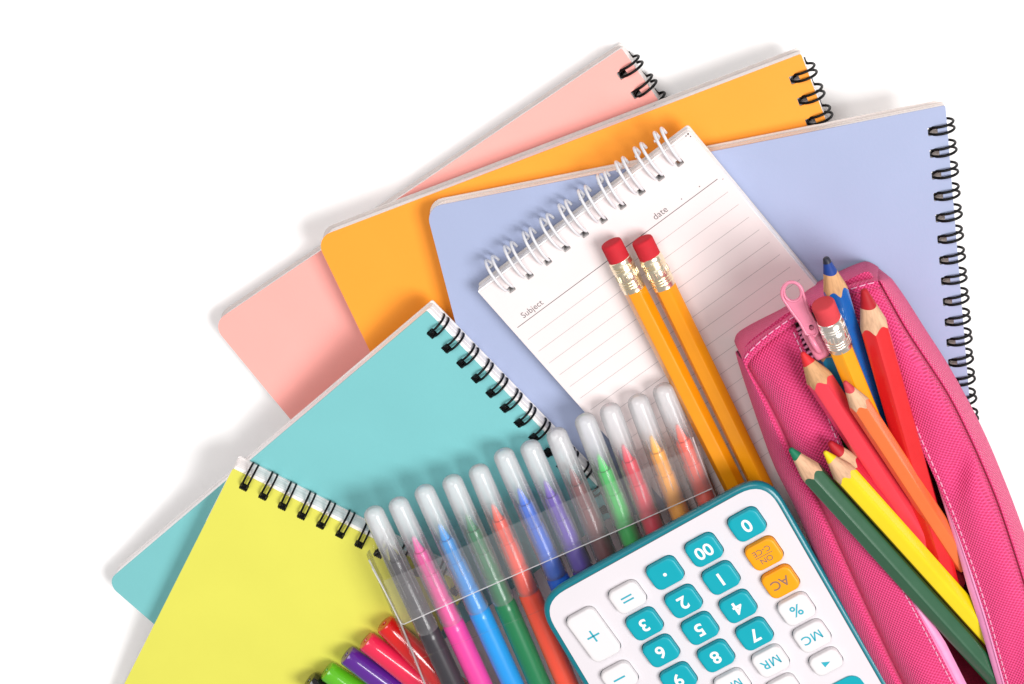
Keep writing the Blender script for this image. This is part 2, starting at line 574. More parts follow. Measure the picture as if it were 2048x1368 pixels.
def z_on(pl, u, v):
    return pl.at(u, v).z
zt1, zt2 = z_on(PL_teal, 463, 940), z_on(PL_teal, 723, 1070)
PL_yel = Plane((463, 940, zt1 + 6.3), (723, 1062, zt2 + 6.3), (250, 1365, 7.6))
notebook('notepad', 'lime yellow top-bound notepad with black rings at the lower left', 'notepad',
         PL_yel, (250, 1365), (465, 938), None, 5.8, C_yellow, M_pages_white,
         [(492, 966), (531, 985), (571, 1003), (610, 1021), (648, 1039), (687, 1057), (726, 1075)], M_wire_black,
         y_lo=-78, ring_n=12, hole=(2.4, 2.6), inset=4.9, out=2.5, gap=1.7, wire=0.33, pages_out=(1.1, 0.2), sheets=2, back_mat=M_pages_white, width=112, corner=0.8, ring_lift=1.3, plug=True)

# lined white pad
TP = 26.0
PL_pad = flat(TP)
pa, pb = PL_pad.at(958, 585), PL_pad.at(1379, 267)
sp = (pb - pa).normalized()
outw = Vector((-sp.y, sp.x, 0))                    # away from the paper, over the rings
# pixel points of the left edge for the generic builder: from the far lower end towards the bound edge
class _Exact(Plane):
    def __init__(self, z): 
        self.o = Vector((0, 0, z)); self.n = Vector((0, 0, 1))
pl = _Exact(TP)
pad_len = 112.0
root = thing('notepad', 'small white lined pad with white rings, two yellow pencils on it', 'notepad', pa - Vector((0, 0, 5.4)), (outw, -sp, Vector((0, 0, 1))), 'spiral bound books fanned out on the table')
PADW = (pb - pa).length
padloc = lambda q: Vector(((q - pa).dot(outw), (q - pa).dot(-sp), (q - pa).z))
# wire positions
hp = [(1022, 578), (1359, 326)]
y_a, y_b = padloc(PL_pad.at(*hp[0])).y, padloc(PL_pad.at(*hp[1])).y
ys = [y_a + (y_b - y_a) * k / 9 for k in range(10)]
xin = -sum(padloc(PL_pad.at(*q)).x for q in hp) / 2
up = 5.4
holes = [rrect(-xin - 0.9, y - 1.1, -xin + 0.9, y + 1.1, 0.3, seg=2) for y in ys]
# the curled writing sheets: a gently waving top sheet
def sheet(z0, thick, dx, dw, curl):
    mb = MB()
    out_ = rrect(-pad_len + dx, -PADW + dw, dx, dw, 0.5)
    mb.prism(out_, holes, z0, z0 + thick)
    for i, p in enumerate(mb.v):
        f = max(0.0, min(1.0, -p.x / 60.0))
        e = max(0.0, (abs(p.y + PADW / 2) / (PADW / 2)) - 0.7) / 0.3
        mb.v[i] = p + Vector((0, 0, curl * e * f))
    return mb
part('top_sheet', sheet(up - 0.14, 0.12, 0, 0, 0.0), M_sheet, root)
pg = MB()
for k in range(4):
    z0 = 0.7 + k * 1.1
    w = 0.35 if k == 3 else random.uniform(0.1, 0.5)
    pg.prism(rrect(-pad_len + 0.3, -PADW - w + 0.2, 0.2 + 0.3 * (k % 2), 0.1 + random.uniform(0, .3), 0.5), holes, z0, z0 + 1.08 if k < 3 else up - 0.2)
part('pages', pg, M_pages_white, root)
bk = MB(); bk.prism(rrect(-pad_len, -PADW - 0.3, 0.9, 0.3, 0.8), holes, 0, 0.65)
part('back_cover', bk, C_grey, root)
me = ring_mesh('binding_ring', M_wire_white, 5.4, xin + 0.1, 5.4, 2.2, 0.44, 2.2, 0.6)
for y in ys:
    o = link('binding_ring', me, root)
    o.location = Vector((0, y, up)) * MM
    o.rotation_euler = (random.uniform(-.03, .03), random.uniform(-.04, .04), -0.10 + random.uniform(-.05, .05))
# printing: heading rule, rules, words, dots
def rule(mb, x, w, ya=-PADW + 2.0, yb=-1.6):
    mb.add([(x - w, ya, up + .012), (x + w, ya, up + .012), (x + w, yb, up + .012), (x - w, yb, up + .012)], [(0, 1, 2, 3)])
xh = sum(padloc(PL_pad.at(*q)).x for q in ((1027, 660), (1235, 507), (1439, 356))) / 3
hd = MB(); rule(hd, xh, 0.10)
part('heading_rule', hd, M_ink, root, smooth=0)
ru = MB()
for k in range(1, 17): rule(ru, xh - 4.62 * k, 0.055)
part('ruled_lines', ru, M_ink_light, root, smooth=0)
def printed(word, u, v, width, mat):
    g = glyphs(word, width=width)
    c = padloc(PL_pad.at(u, v))
    for i, p in enumerate(g.v):
        # baseline runs along +sp (local -y), letters stand towards +x
        g.v[i] = Vector((c.x + p.y, c.y - p.x, up + 0.012))
    part('printed_word', g, mat, root, smooth=0)
printed('Subject', 1065, 619, 7.2, M_ink)
printed('date', 1320, 426, 4.4, M_ink)
dots = MB()
for u, v in ((1363, 398), (1399, 373)):
    c = padloc(PL_pad.at(u, v))
    dots.add([(c.x + .18 * math.cos(a), c.y + .18 * math.sin(a), up + .012) for a in [k * PI / 4 for k in range(8)]], [tuple(range(8))])
part('printed_dots', dots, M_ink, root, smooth=0)

sc = MB()
for u, v, r_ in ((1376, 268, .34), (1381, 273, .26), (1372, 272, .2), (1446, 358, .16)):
    c = padloc(PL_pad.at(u, v))
    n_ = 7
    sc.add([(c.x + r_ * random.uniform(.3, 1) * math.cos(a), c.y + r_ * random.uniform(.4, 1.6) * math.sin(a), up + .014) for a in [k * 2 * PI / n_ for k in range(n_)]], [tuple(range(n_))])
part('paper_tear', sc, paint('torn_paper_shade', rgb(96, 78, 72), rough=.9, spec=.1), root, smooth=0)

# ------------------------------------------------------------------ pencils
def frame_along(a, b, roll=0.0):
    Z = (b - a).normalized()
    X = Vector((0, 0, 1)); X = (X - Z * X.dot(Z)).normalized()
    Y = Z.cross(X)
    if roll:
        r = Matrix.Rotation(roll, 3, Z); X, Y = r @ X, r @ Y
    return X, Y, Z

NS = 48
def hexr(th, a, soft=0.97):
    q = ((math.degrees(th) + 30) % 60) - 30
    return min(a / math.cos(math.radians(q)), a / math.cos(PI / 6) * soft)

def barrel_rows(a, t_start, t_end, wob=None):
    rows = []
    ths = [2 * PI * k / NS for k in range(NS)]
    for s in (0, 0.02, 0.25, 0.5, 0.75, 1):
        rows.append([Vector((hexr(t, a) * math.cos(t), hexr(t, a) * math.sin(t), t_start[k] + (t_end - t_start[k]) * s)) for k, t in enumerate(ths)])
    return rows

M_wood = wood('cedar_wood', rgb(222, 170, 122))
M_wood_pale = wood('pale_wood', rgb(232, 186, 150))
M_gold = None

def color_pencil(name, label, tip, tail, a, body, lead, wood_mat, roll=0.0, cone=2.55, lead_len=6.0, blunt=0.5, group='coloured pencils in the pink case'):
    A, B = P(*tip), P(*tail)
    L = (B - A).length
    root = thing(name, label, 'pencil', A, frame_along(A, B, roll), group)
    slope = 1.0 / cone                                          # radius gained per mm
    ths = [2 * PI * k / NS for k in range(NS)]
    t_b = []
    ph = random.uniform(0, 6)
    for k, t in enumerate(ths):
        t_b.append((hexr(t, a) - blunt) / slope + 0.25 * math.sin(3 * t + ph) + 0.12 * math.sin(7 * t + ph * 2))
    # painted shaft
    mb = MB(); mb.loops(barrel_rows(a, t_b, L), cap0=False)
    part('shaft', mb, body, root, smooth=28)
    # bare wood cone
    l_b = [lead_len + 0.25 * math.sin(2 * t + ph) for t in ths]
    rows = []
    for s in (0, .25, .5, .75, 1):
        row = []
        for k, t in enumerate(ths):
            z = l_b[k] + (t_b[k] - l_b[k]) * s
            r0 = blunt + l_b[k] * slope
            r = r0 + (hexr(t, a) - r0) * s - 0.02
            row.append(Vector((r * math.cos(t), r * math.sin(t), z)))
        rows.append(row)
    mb = MB(); mb.loops(rows, cap0=False, cap1=False)
    part('wood_point', mb, wood_mat, root, smooth=50)
    rows = []
    for s, rr in ((-.0, .55), (.04, .85), (.1, 1), (.4, 1), (.7, 1), (1, 1)):
        row = []
        for k, t in enumerate(ths):
            z = l_b[k] * s
            r = (blunt + z * slope) * rr
            row.append(Vector((r * math.cos(t), r * math.sin(t), z)))
        rows.append(row)
    mb = MB(); mb.loops(rows, cap0=True, cap1=False)
    part('lead', mb, lead, root, smooth=50)
    return root

def lacquer(name, col):
    return paint(name, col, rough=0.3, spec=0.5, vary=0.03, vscale=150, bump=0.04, bscale=700, coat=0.55)

M_rubber = paint('eraser_rubber', rgb(206, 40, 52), rough=0.75, spec=0.25, vary=0.06, vscale=400, bump=0.12, bscale=1800)
M_rubber_pink = paint('pale_eraser_rubber', rgb(214, 66, 74), rough=0.75, spec=0.25, vary=0.06, vscale=400, bump=0.12, bscale=1800)
M_ferrule = paint('brass_ferrule', (1.0, 0.88, 0.66, 1), rough=0.25, spec=0.5, vary=0.04, vscale=300, metal=0.95, bump=0.02)
M_ferrule_silver = paint('silver_ferrule', (1.0, 0.92, 0.84, 1), rough=0.24, spec=0.5, vary=0.05, vscale=300, metal=0.95, bump=0.04)
M_yel_lacq = lacquer('yellow_lacquer', rgb(250, 158, 12))

def eraser_pencil(label, top, tail, a, rubber, ferrule, body, group, er=5.6, fe=9.6, roll=0.0):
    A, B = P(*top), P(*tail)
    L = (B - A).length
    root = thing('pencil', label, 'pencil', A, frame_along(A, B, roll), group)
    R = a * 1.06
    mb = MB(); mb.lathe([(0, 0.12), (R * .5, 0.08), (R * .86, 0.1), (R * .95, 0.25), (R * .99, 0.7), (R * .99, er)], 40)
    part('eraser', mb, rubber, root, smooth=50)
    pr = [(R * 1.0, er - .15), (R * 1.06, er), (R * 1.06, er + 1.0)]
    z = er + 1.0
    for k in range(3):
        pr += [(R * 1.10, z + .2), (R * 1.10, z + .42), (R * 1.0, z + .62), (R * 1.0, z + .75)]; z += .78
    z2 = er + fe - 3.6
    pr += [(R * 1.05, z + .2), (R * 1.05, z2)]
    z = z2
    for k in range(3):
        pr += [(R * 1.0, z + .2), (R * 1.0, z + .33), (R * 1.09, z + .5), (R * 1.09, z + .7)]; z += .8
    pr += [(R * 1.05, z + .2), (R * 1.05, er + fe), (R * .95, er + fe)]
    mb = MB(); mb.lathe(pr, 40)
    # crimped grooves round the middle of the ferrule
    zc0, zc1 = er + 3.9, z2 - .35
    for k in range(20):
        th = 2 * PI * k / 20
        x, y = R * 1.05 * math.cos(th), R * 1.05 * math.sin(th)
        mb.tube([(x, y, zc0), (x, y, zc1)], 0.16, seg=6)
    part('ferrule', mb, ferrule, root, smooth=50)
    mb = MB(); mb.loops(barrel_rows(a, [er + fe - .6] * NS, L))
    part('shaft', mb, body, root, smooth=28)
    return root

G2 = 'yellow pencils lying on the lined pad'
eraser_pencil('yellow pencil with red eraser on the pad, the one nearer the pad rings and markers', (1221, 484, TP + 4.1), (1472, 978, TP + 3.4), 2.85, M_rubber, M_ferrule, M_yel_lacq, G2)
eraser_pencil('yellow pencil with red eraser on the pad, the one nearer the pink case', (1283, 478, TP + 4.1), (1526, 978, TP + 3.4), 2.85, M_rubber, M_ferrule, M_yel_lacq, G2, roll=0.12)

# ------------------------------------------------------------------ felt markers and their wallet
M_cap = film('frosted_cap', 0.07, 0.36, solid=(3, 22, 0.56), through=0.28, tint=(0.995, 0.995, 0.998, 1), rough=0.16, diff=(0.93, 0.93, 0.95, 1), gl=0.9)
ZM = 30.6
marker_spec = [
    ('black', (50, 48, 54), (740, 1011), .466), ('hot pink', (236, 66, 158), (789, 993), .461), ('sky blue', (22, 150, 226), (841, 968), .461),
    ('dark green', (8, 120, 72), (897, 948), .434), ('orange red', (246, 84, 58), (950, 927), .418), ('blue', (30, 104, 214), (1000, 895), .442),
    ('purple', (96, 62, 176), (1053, 879), .435), ('brown', (116, 50, 52), (1106, 854), .41), ('light green', (32, 186, 76), (1163, 825), .39),
    ('crimson', (220, 36, 66), (1213, 805), .375), ('amber yellow', (246, 168, 26), (1269, 787), .378), ('salmon orange', (236, 88, 62), (1319, 765), .40)]
spots = ['first in the row, beside the lime notepad', 'between the black and the sky blue one', 'between the pink and dark green ones',
         'between the blue and orange ones', 'between the dark green and the blue one', 'between the orange red and the purple one',
         'between the blue and the brown one', 'between the purple and the light green one', 'between the brown and the crimson one',
         'between the light green and the amber one', 'between the crimson and the salmon one', 'last in the row, beside the yellow pencils']
tips, tails = [], []
RC = 3.28
for (cn, c, (u, v), sl), sp_ in zip(marker_spec, spots):
    A = P(u + 3, v + 6, ZM + 0.2)
    B = P(u + sl * 420, v + 420, ZM)
    d = (B - A).normalized()
    A = A - d * 0.3
    B = A + d * 142
    tips.append(A); tails.append(B)
    root = thing('felt_marker', f'{cn} felt marker in the clear wallet, {sp_}', 'marker', A, frame_along(A, B), 'felt markers in the clear wallet')
    col = tuple(min(1, q * 1.3) for q in rgb(*c)[:3]) + (1,)
    ink = paint(f'{cn.replace(" ", "_")}_plastic', col, rough=0.32, spec=0.5, vary=0.02, coat=0.2)
    nibm = paint(f'{cn.replace(" ", "_")}_felt', tuple(min(1, q * 1.15 + .015) for q in col[:3]) + (1,), rough=0.9, spec=0.1, vary=0.05)
    mb = MB(); mb.lathe([(0, 13.1), (.45, 13.3), (.62, 13.8), (1.35, 17.6), (1.4, 18.6)], 24)
    part('nib', mb, nibm, root, smooth=50)
    mb = MB(); mb.lathe([(1.4, 18.2), (2.0, 18.3), (2.25, 19.2), (2.35, 24.5), (2.2, 24.7), (2.2, 25.6), (2.62, 26), (2.72, 34), (2.55, 34.3), (2.55, 35.1), (2.8, 35.4), (2.85, 43.6), (3.25, 44.2), (3.3, 46), (3.3, 140.5), (3.0, 141.6), (0, 141.8)], 32)
    part('barrel', mb, ink, root, smooth=45)
    prof = []
    for k in range(10):
        a = PI / 2 * k / 9
        prof.append((3.08 * math.sin(a) ** 0.85, 2.7 - 2.7 * math.cos(a) ** 0.85))
    prof[0] = (0, 0.0)
    prof += [(3.12, 6), (RC, 22), (RC + .02, 41.2), (RC + .1, 41.4), (RC + .1, 43.2), (RC - .05, 43.4)]
    mb = MB(); mb.lathe(prof, 40)
    for k in range(10):                                          # moulded flutes along the cap
        th = 2 * PI * k / 10 + .3
        mb.tube([(2.99 * math.cos(th), 2.99 * math.sin(th), 7), (3.2 * math.cos(th), 3.2 * math.sin(th), 30)], 0.16, seg=5)
    cap = part('cap', mb, M_cap, root, smooth=50)

# clear plastic wallet round the markers
M_film = film('clear_vinyl', 0.012, 0.06, tint=(0.992, 0.992, 0.994, 1), rough=0.06, wavy=0.25, gl=0.45)
M_flap = film('folded_vinyl', 0.09, 0.22, tint=(0.99, 0.99, 0.992, 1), rough=0.12, wavy=0.3, diff=(0.92, 0.90, 0.90, 1), gl=0.6)
M_weld = film('welded_vinyl_edge', 0.6, 0.7, rough=0.1, diff=(0.97, 0.96, 0.97, 1), gl=0.5)
ztop = ZM + 3.9
wl_t, wl_b = P(733, 1108, ZM), P(862, 1400, ZM)
wr_t, wr_b = P(1388, 872, ZM), P(1580, 1330, ZM)
root = thing('plastic_wallet', 'clear plastic wallet holding the row of felt markers', 'wallet', wl_b)
def wall_section(l, r):
    """rounded flat tube section between a left and a right point"""
    d = (r - l); w = d.length; d.normalize()
    h = 3.85
    prof = []
    n = 10
    for k in range(n + 1):
        a = PI / 2 + PI * k / n
        prof.append(l + d * (h + h * math.cos(a)) + Vector((0, 0, h * math.sin(a))))
    for k in range(n + 1):
        a = -PI / 2 + PI * k / n
        prof.append(r + d * (-h + h * math.cos(a)) + Vector((0, 0, h * math.sin(a))))
    return prof
secs = []
ext = 1.35
for k in range(9):
    s = k / 8 * ext
    secs.append(wall_section(wl_t.lerp(wl_b, s), wr_t.lerp(wr_b, s)))
mb = MB(); mb.loops(secs, cap0=False, cap1=False)
part('sleeve', mb, M_film, root, smooth=60, world=True)
# folded band across the front
top_px = [(766, 1162), (786, 1154), (879, 1115), (1025, 1049), (1193, 977), (1301, 933), (1398, 892)]
bot_px = [(804, 1247), (820, 1243), (891, 1211), (986, 1169), (1173, 1088), (1290, 1037), (1424, 977)]
rows = [[], [], []]
zb = ztop + 0.35
for (a, b), (c, d) in zip(top_px, bot_px):
    rows[0].append(P(a, b, zb)); rows[2].append(P(c, d, zb + .1)); rows[1].append((rows[0][-1] + rows[2][-1]) / 2 + Vector((0, 0, .25)))
mb = MB(); mb.grid(rows, uv=False)
part('flap', mb, M_flap, root, smooth=60, world=True, recalc=False)
def curve_pts(px, z, n=40):
    pts = [P(a, b, z) for a, b in px]
    out_ = []
    for i in range(len(pts) - 1):
        for k in range(n // (len(pts) - 1)):
            s = k / (n // (len(pts) - 1))
            p0, p1, p2, p3 = pts[max(i - 1, 0)], pts[i], pts[i + 1], pts[min(i + 2, len(pts) - 1)]
            out_.append(0.5 * ((2 * p1) + (p2 - p0) * s + (2 * p0 - 5 * p1 + 4 * p2 - p3) * s * s + (3 * p1 - p0 - 3 * p2 + p3) * s ** 3))
    out_.append(pts[-1])
    return out_
mb = MB()
mb.tube(curve_pts([(744, 1136), (772, 1188), (798, 1240), (806, 1248), (820, 1243)] + bot_px[2:], zb + .15), 0.17, seg=6)
mb.tube(curve_pts([(738, 1120), (800, 1245), (862, 1400)], ZM + 1.5), 0.28, seg=6)
mb.tube(curve_pts([(1385, 875), (1424, 977), (1500, 1150)], ZM + 1.5), 0.25, seg=6)
part('welded_edge', mb, M_weld, root, smooth=60, world=True)
mb = MB()
mb.tube(curve_pts([(735, 1112), (786, 1154 - 62), (1025, 1049 - 60), (1200, 940)], ztop + .1), 0.06, seg=5)
mb.tube(curve_pts([(855, 1312), (861, 1309), (1055, 1231), (1100, 1212)], ztop + .15), 0.1, seg=5)
part('pocket_seam', mb, M_film, root, smooth=60, world=True)

# ------------------------------------------------------------------ fine felt pens, lower left
def felt_pen(label, end, far, col, r0=3.3, r1=4.6):
    A, B = P(*end), P(*far)
    d = (B - A).normalized()
    B = A + d * 95
    root = thing('felt_tip_pen', label, 'pen', A, frame_along(A, B), 'felt tip pens lying on the lime notepad')
    pm = paint(label.split()[0] + '_glossy_plastic', col, rough=0.16, spec=0.6, vary=0.01, coat=0.6)
    dk = paint(label.split()[0] + '_vent_plastic', tuple(q * .8 for q in col[:3]) + (1,), rough=0.4, spec=0.3)
    mb = MB(); mb.lathe([(.72, 1.5), (.75, .35), (.85, .2), (r0 * .78, .1), (r0 * .92, .32), (r0, .9), (r0 + .1, 4), (r1, 30), (r1, 94), (r1 - .5, 95), (0, 95)], 40)
    part('barrel', mb, pm, root, smooth=35)
    mb = MB(); mb.lathe([(0, 1.5), (.73, 1.5)], 20)
    part('vent_hole', mb, dk, root, smooth=35)
zp = lambda u, v: z_on(PL_yel, u, v)
pens = [('black', rgb(16, 16, 18), (617, 1360), (690, 1412)), ('green', rgb(96, 190, 30), (652, 1340), (760, 1415)),
        ('purple', rgb(92, 34, 146), (692, 1308), (800, 1387)), ('pink', rgb(236, 40, 82), (730, 1280), (855, 1372)), ('red', rgb(226, 24, 24), (768, 1246), (880, 1352))]
lab = ['black felt tip pen, just its end showing at the bottom edge of the notepad', 'green felt tip pen on the lime notepad beside the purple one',
       'purple felt tip pen on the lime notepad between the green and pink ones', 'pink red felt tip pen on the lime notepad next to the purple one',
       'red felt tip pen on the lime notepad, running under the clear wallet']
for (n_, c, e, f), l in zip(pens, lab):
    ze = zp(*e) + 4.1
    felt_pen(l, (e[0], e[1], ze), (f[0], f[1], ze + 0.1), c)

# ------------------------------------------------------------------ calculator
M_calc_teal = paint('calculator_teal_plastic', rgb(0, 124, 138), rough=0.3, spec=0.5, vary=0.01, coat=0.15)
M_calc_white = paint('calculator_white_plastic', (0.64, 0.605, 0.635, 1), rough=0.38, spec=0.4, vary=0.008, bump=0.03, bscale=2000)
M_key_white = paint('white_key_plastic', (0.69, 0.665, 0.675, 1), rough=0.35, spec=0.4, vary=0.005)
M_key_teal = paint('teal_key_plastic', rgb(0, 168, 184), rough=0.42, spec=0.35, vary=0.01)
M_key_orange = paint('orange_key_plastic', rgb(255, 166, 4), rough=0.42, spec=0.35, vary=0.01)
M_leg_white = paint('white_legend_print', rgb(246, 246, 246), rough=0.5, vary=0)
M_leg_teal = paint('teal_legend_print', rgb(40, 176, 196), rough=0.5, vary=0)
M_leg_grey = paint('grey_legend_print', rgb(150, 112, 92), rough=0.5, vary=0)
M_well = paint('dark_key_well', rgb(28, 24, 26), rough=0.7, spec=0.2, vary=0)
M_screen = paint('dark_display_window', rgb(18, 84, 96), rough=0.12, spec=0.6, vary=0.02)

PL_c = Plane((1533, 944, 45.5), (1066, 1203, 45.5), (1776, 1368, 48.5))
o_c, x_c = PL_c.at(1533, 944), PL_c.at(1066, 1203)
Zc = PL_c.n
Xc = (x_c - o_c); WC = Xc.length; Xc.normalize()
Yc = Zc.cross(Xc)
root = thing('calculator', 'white and teal pocket calculator lying upside down over the markers', 'calculator', o_c - Zc * 8, (Xc, Yc, Zc))
cl = lambda u, v, lift=0.0: Vector(((PL_c.at(u, v, lift) - o_c).dot(Xc), (PL_c.at(u, v, lift) - o_c).dot(Yc), 0))
# side lines: right edge of the photograph is x = xr(y), left one x = xl(y)
pr_, pl_ = cl(1776, 1368), cl(1165, 1368)
LC = 118.0
xl0, xr0 = WC, 0.0
kr, kl = (pr_.x - 0.0) / pr_.y, (pl_.x - WC) / pl_.y
T0 = 8.0
def calc_outline(inset, rad):
    y0, y1 = inset, LC - inset
    c = [(0 + kr * y0 + inset, y0), (WC + kl * y0 - inset, y0), (WC + kl * y1 - inset, y1), (0 + kr * y1 + inset, y1)]
    pts = []
    n = 8
    for i in range(4):
        p = Vector(c[i]); a = (Vector(c[i - 1]) - p).normalized(); b = (Vector(c[(i + 1) % 4]) - p).normalized()
        s, e = p + a * rad, p + b * rad
        for k in range(n + 1):
            t = k / n
            q = s.lerp(p, 0.0)
            # quadratic-ish round with a fuller corner
            w0, w1, w2 = (1 - t) ** 2, 2 * t * (1 - t) * 1.35, t ** 2
            q = (s * w0 + p * w1 * 0.7408 * 1.0 + e * w2) / (w0 + w1 * 0.7408 + w2)
            pts.append((q.x, q.y))
    return pts
sh = MB()
rings = []
for ins, z, rd in ((4.2, 0.0, 8), (2.8, .6, 9), (1.4, 2.4, 10), (.5, 4.8, 10), (0.0, 6.6, 10), (.2, 7.5, 10), (.7, 7.95, 10), (1.5, 7.95, 10), (1.68, 7.3, 10)):
    rings.append([Vector((x, y, z)) for x, y in calc_outline(ins, rd)])
sh.loops(rings, cap0=True, cap1=True)
part('shell', sh, M_calc_teal, root, smooth=50)

key_w, key_h = 9.35, 8.15
KEYS = [((1494, 1050), '0', 't'), ((1408, 1101), '00', 't'), ((1330, 1147), '.', 't'), ((1255, 1195), '=', 'w'),
        ((1528, 1108), 'ON', 'o'), ((1442, 1157), '1', 't'), ((1367, 1204), '2', 't'), ((1289, 1249), '3', 't'), ((1187, 1270), '+', 'W'),
        ((1561, 1164), 'AC', 'o'), ((1476, 1214), '4', 't'), ((1400, 1258), '5', 't'), ((1322, 1303), '6', 't'),
        ((1593, 1219), '%', 'w'), ((1509, 1269), '7', 't'), ((1432, 1313), '8', 't'), ((1357, 1358), '9', 't'), ((1239, 1355), '-', 'w'),
        ((1624, 1273), 'MC', 'w'), ((1541, 1323), 'MR', 'w'), ((1465, 1370), 'M-', 'w'), ((1652, 1324), '<', 's'), ((1566, 1376), '%+', 's')]
KH = 1.75
boxes = []
for (u, v), t, k in KEYS:
    c = cl(u, v, KH * 0.6)
    w, h = key_w, key_h
    if k == 'W': h = 16.6
    if k == 's': h = 6.6; w = 8.9
    boxes.append((c.x, c.y, w, h))
fp = MB()
kh_holes = [rrect(x - w / 2 - .17, y - h / 2 - .17, x + w / 2 + .17, y + h / 2 + .17, 2.1, seg=5) for x, y, w, h in boxes]
dsp = [cl(1700, 1345), cl(1654, 1368)]
dv = (dsp[0] + dsp[1]) / 2
# display sits above the top row of keys, past the picture's lower edge
dy0 = cl(1690, 1352).y + 0.4
dx0 = cl(1724, 1368).x - 0.6
disp = rrect(dx0, dy0, WC + kl * 80 - 6.5, dy0 + 26, 3.2, seg=6)
fp.prism(calc_outline(1.7, 8.4), kh_holes + [disp], T0 - 1.0, T0)
part('face_plate', fp, M_calc_white, root, smooth=30)
wl = MB(); wl.prism(calc_outline(1.8, 8.6), [], T0 - 1.9, T0 - 1.6)
part('key_well', wl, M_well, root, smooth=30)
def roundkey(cx, cy, w, h, r):
    out_ = []
    for ins, z in ((0, -1.5), (0, KH - .75), (.08, KH - .35), (.3, KH - .08), (.6, KH), (1.2, KH - .01)):
        rr = max(.4, r - ins * .6)
        out_.append([Vector((x, y, T0 + z)) for x, y in rrect(cx - w / 2 + ins, cy - h / 2 + ins, cx + w / 2 - ins, cy + h / 2 - ins, rr, seg=6)])
    return out_
for ((u, v), t, k), (x, y, w, h) in zip(KEYS, boxes):
    mb = MB(); mb.loops(roundkey(0, 0, w, h, 2.1), cap0=False)
    ko = part('key', mb, {'t': M_key_teal, 'o': M_key_orange}.get(k, M_key_white), root, smooth=60)
    ko.location = Vector((x, y, 0)) * MM
    zl = T0 + KH + .03
    lm = {'t': M_leg_white, 'o': M_leg_grey}.get(k, M_leg_teal)
    g = MB()
    def bar(x0, y0, x1, y1, wd):
        d = Vector((x1 - x0, y1 - y0, 0)).normalized(); p = Vector((-d.y, d.x, 0)) * wd / 2
        a, b = Vector((x0, y0, zl)), Vector((x1, y1, zl))
        g.add([a - p, b - p, b + p, a + p], [(0, 1, 2, 3)])
    def put(mb2, dx, dy):
        g.add([p + Vector((dx, dy, zl)) for p in mb2.v], mb2.f)
    if t == '=': bar(-1.75, .65, 1.75, .65, .5); bar(-1.75, -.65, 1.75, -.65, .5)
    elif t == '+': bar(-2.0, 0, 2.0, 0, .55); bar(0, -2.0, -0.0, 2.0, .55)
    elif t == '-': bar(-1.9, 0, 1.9, 0, .55)
    elif t == '.': g.add([(.55 * math.cos(a), .55 * math.sin(a), zl) for a in [q * PI / 8 for q in range(16)]], [tuple(range(16))])
    elif t == '<': g.add([(1.1, -1.0, zl), (-0.2 + 1.1, 1.0, zl), (-1.3, .1, zl)], [(0, 1, 2)])
    elif t == 'ON':
        put(glyphs('ON', height=1.75, bold=.005), 0, 1.5); put(glyphs('C-CE', height=1.75, bold=.005), 0, -1.4); bar(-2.7, .05, 2.7, .05, .18)
    elif t == '%':
        put(glyphs('%', height=3.6, bold=.012), 0, 0)
    elif t == '%+': put(glyphs('+/-', height=2.2), 0, 0)
    elif t == 'AC': put(glyphs(t, height=2.95, bold=.012), 0, 0)
    elif len(t) == 2 and t[0] == 'M':
        for q in ((-2.75, -1.4, -2.75, 1.4), (-2.75, 1.3, -1.5, -1.35), (-1.5, -1.35, -.25, 1.3), (-.25, 1.4, -.25, -1.4)): bar(*q, .42)
        if t[1] == '-': bar(.6, -.1, 2.4, -.1, .42)
        else: put(glyphs(t[1], height=2.85, bold=.012), 1.75, 0)
    elif t == '00': put(glyphs(t, height=4.0, bold=.02), 0, 0)
    else: put(glyphs(t, height=4.1, bold=.022), 0, -.1)
    link('legend', g.mesh('legend', lm, smooth=0, recalc=False), ko)
inner = rrect(dx0 + 3, dy0 + 2.2, WC + kl * 80 - 9.5, dy0 + 23, 1.5, seg=5)
df = MB(); df.prism([((x - .0), y) for x, y in disp], [inner], T0 - 1.4, T0 + .5)
dfo = part('display_frame', df, M_key_teal, root, smooth=30)
ds = MB(); ds.prism(inner, [], T0 - 1.4, T0 - .6)
link('display_window', ds.mesh('display_window', M_screen, smooth=0), dfo)

# ------------------------------------------------------------------ pencil case
M_canvas = canvas('pink_canvas', (0.80, 0.075, 0.25, 1), (0.52, 0.02, 0.10, 1))
M_lining = canvas('crimson_lining', rgb(176, 22, 66), rgb(150, 16, 52), pitch=0.6, strength=0.5)
M_thread = paint('pale_pink_thread', rgb(246, 176, 206), rough=0.6, spec=0.3, vary=0.05)
M_tape = paint('pink_satin_tape', rgb(240, 150, 196), rough=0.36, spec=0.5, vary=0.05, vscale=400)
M_pull = paint('pink_pull_plastic', rgb(236, 138, 166), rough=0.34, spec=0.45, vary=0.02, coat=0.1, sss=0.15)

S_l = [(1464, 696), (1475, 737), (1495, 799), (1516, 861), (1545, 940), (1590, 1030), (1626, 1120), (1672, 1220), (1724, 1320), (1790, 1440), (1845, 1540)]
M_l = [(1489, 722), (1509, 758), (1533, 797), (1562, 855), (1590, 915), (1632, 990), (1675, 1085), (1730, 1207), (1785, 1325), (1850, 1455), (1895, 1545)]
K_l = [(1582, 652), (1602, 700), (1630, 770), (1665, 858), (1702, 950), (1745, 1055), (1794, 1158), (1842, 1248), (1890, 1340), (1945, 1450), (1975, 1540)]
K_r = [(1665, 606), (1715, 640), (1760, 700), (1808, 790), (1838, 868), (1873, 946), (1907, 1027), (1943, 1125), (1977, 1230), (2012, 1355), (2040, 1450)]
M_r = [(1757, 560), (1774, 592), (1811, 658), (1847, 713), (1897, 790), (1938, 872), (1962, 925), (1997, 1010), (2035, 1125), (2070, 1240), (2100, 1350)]
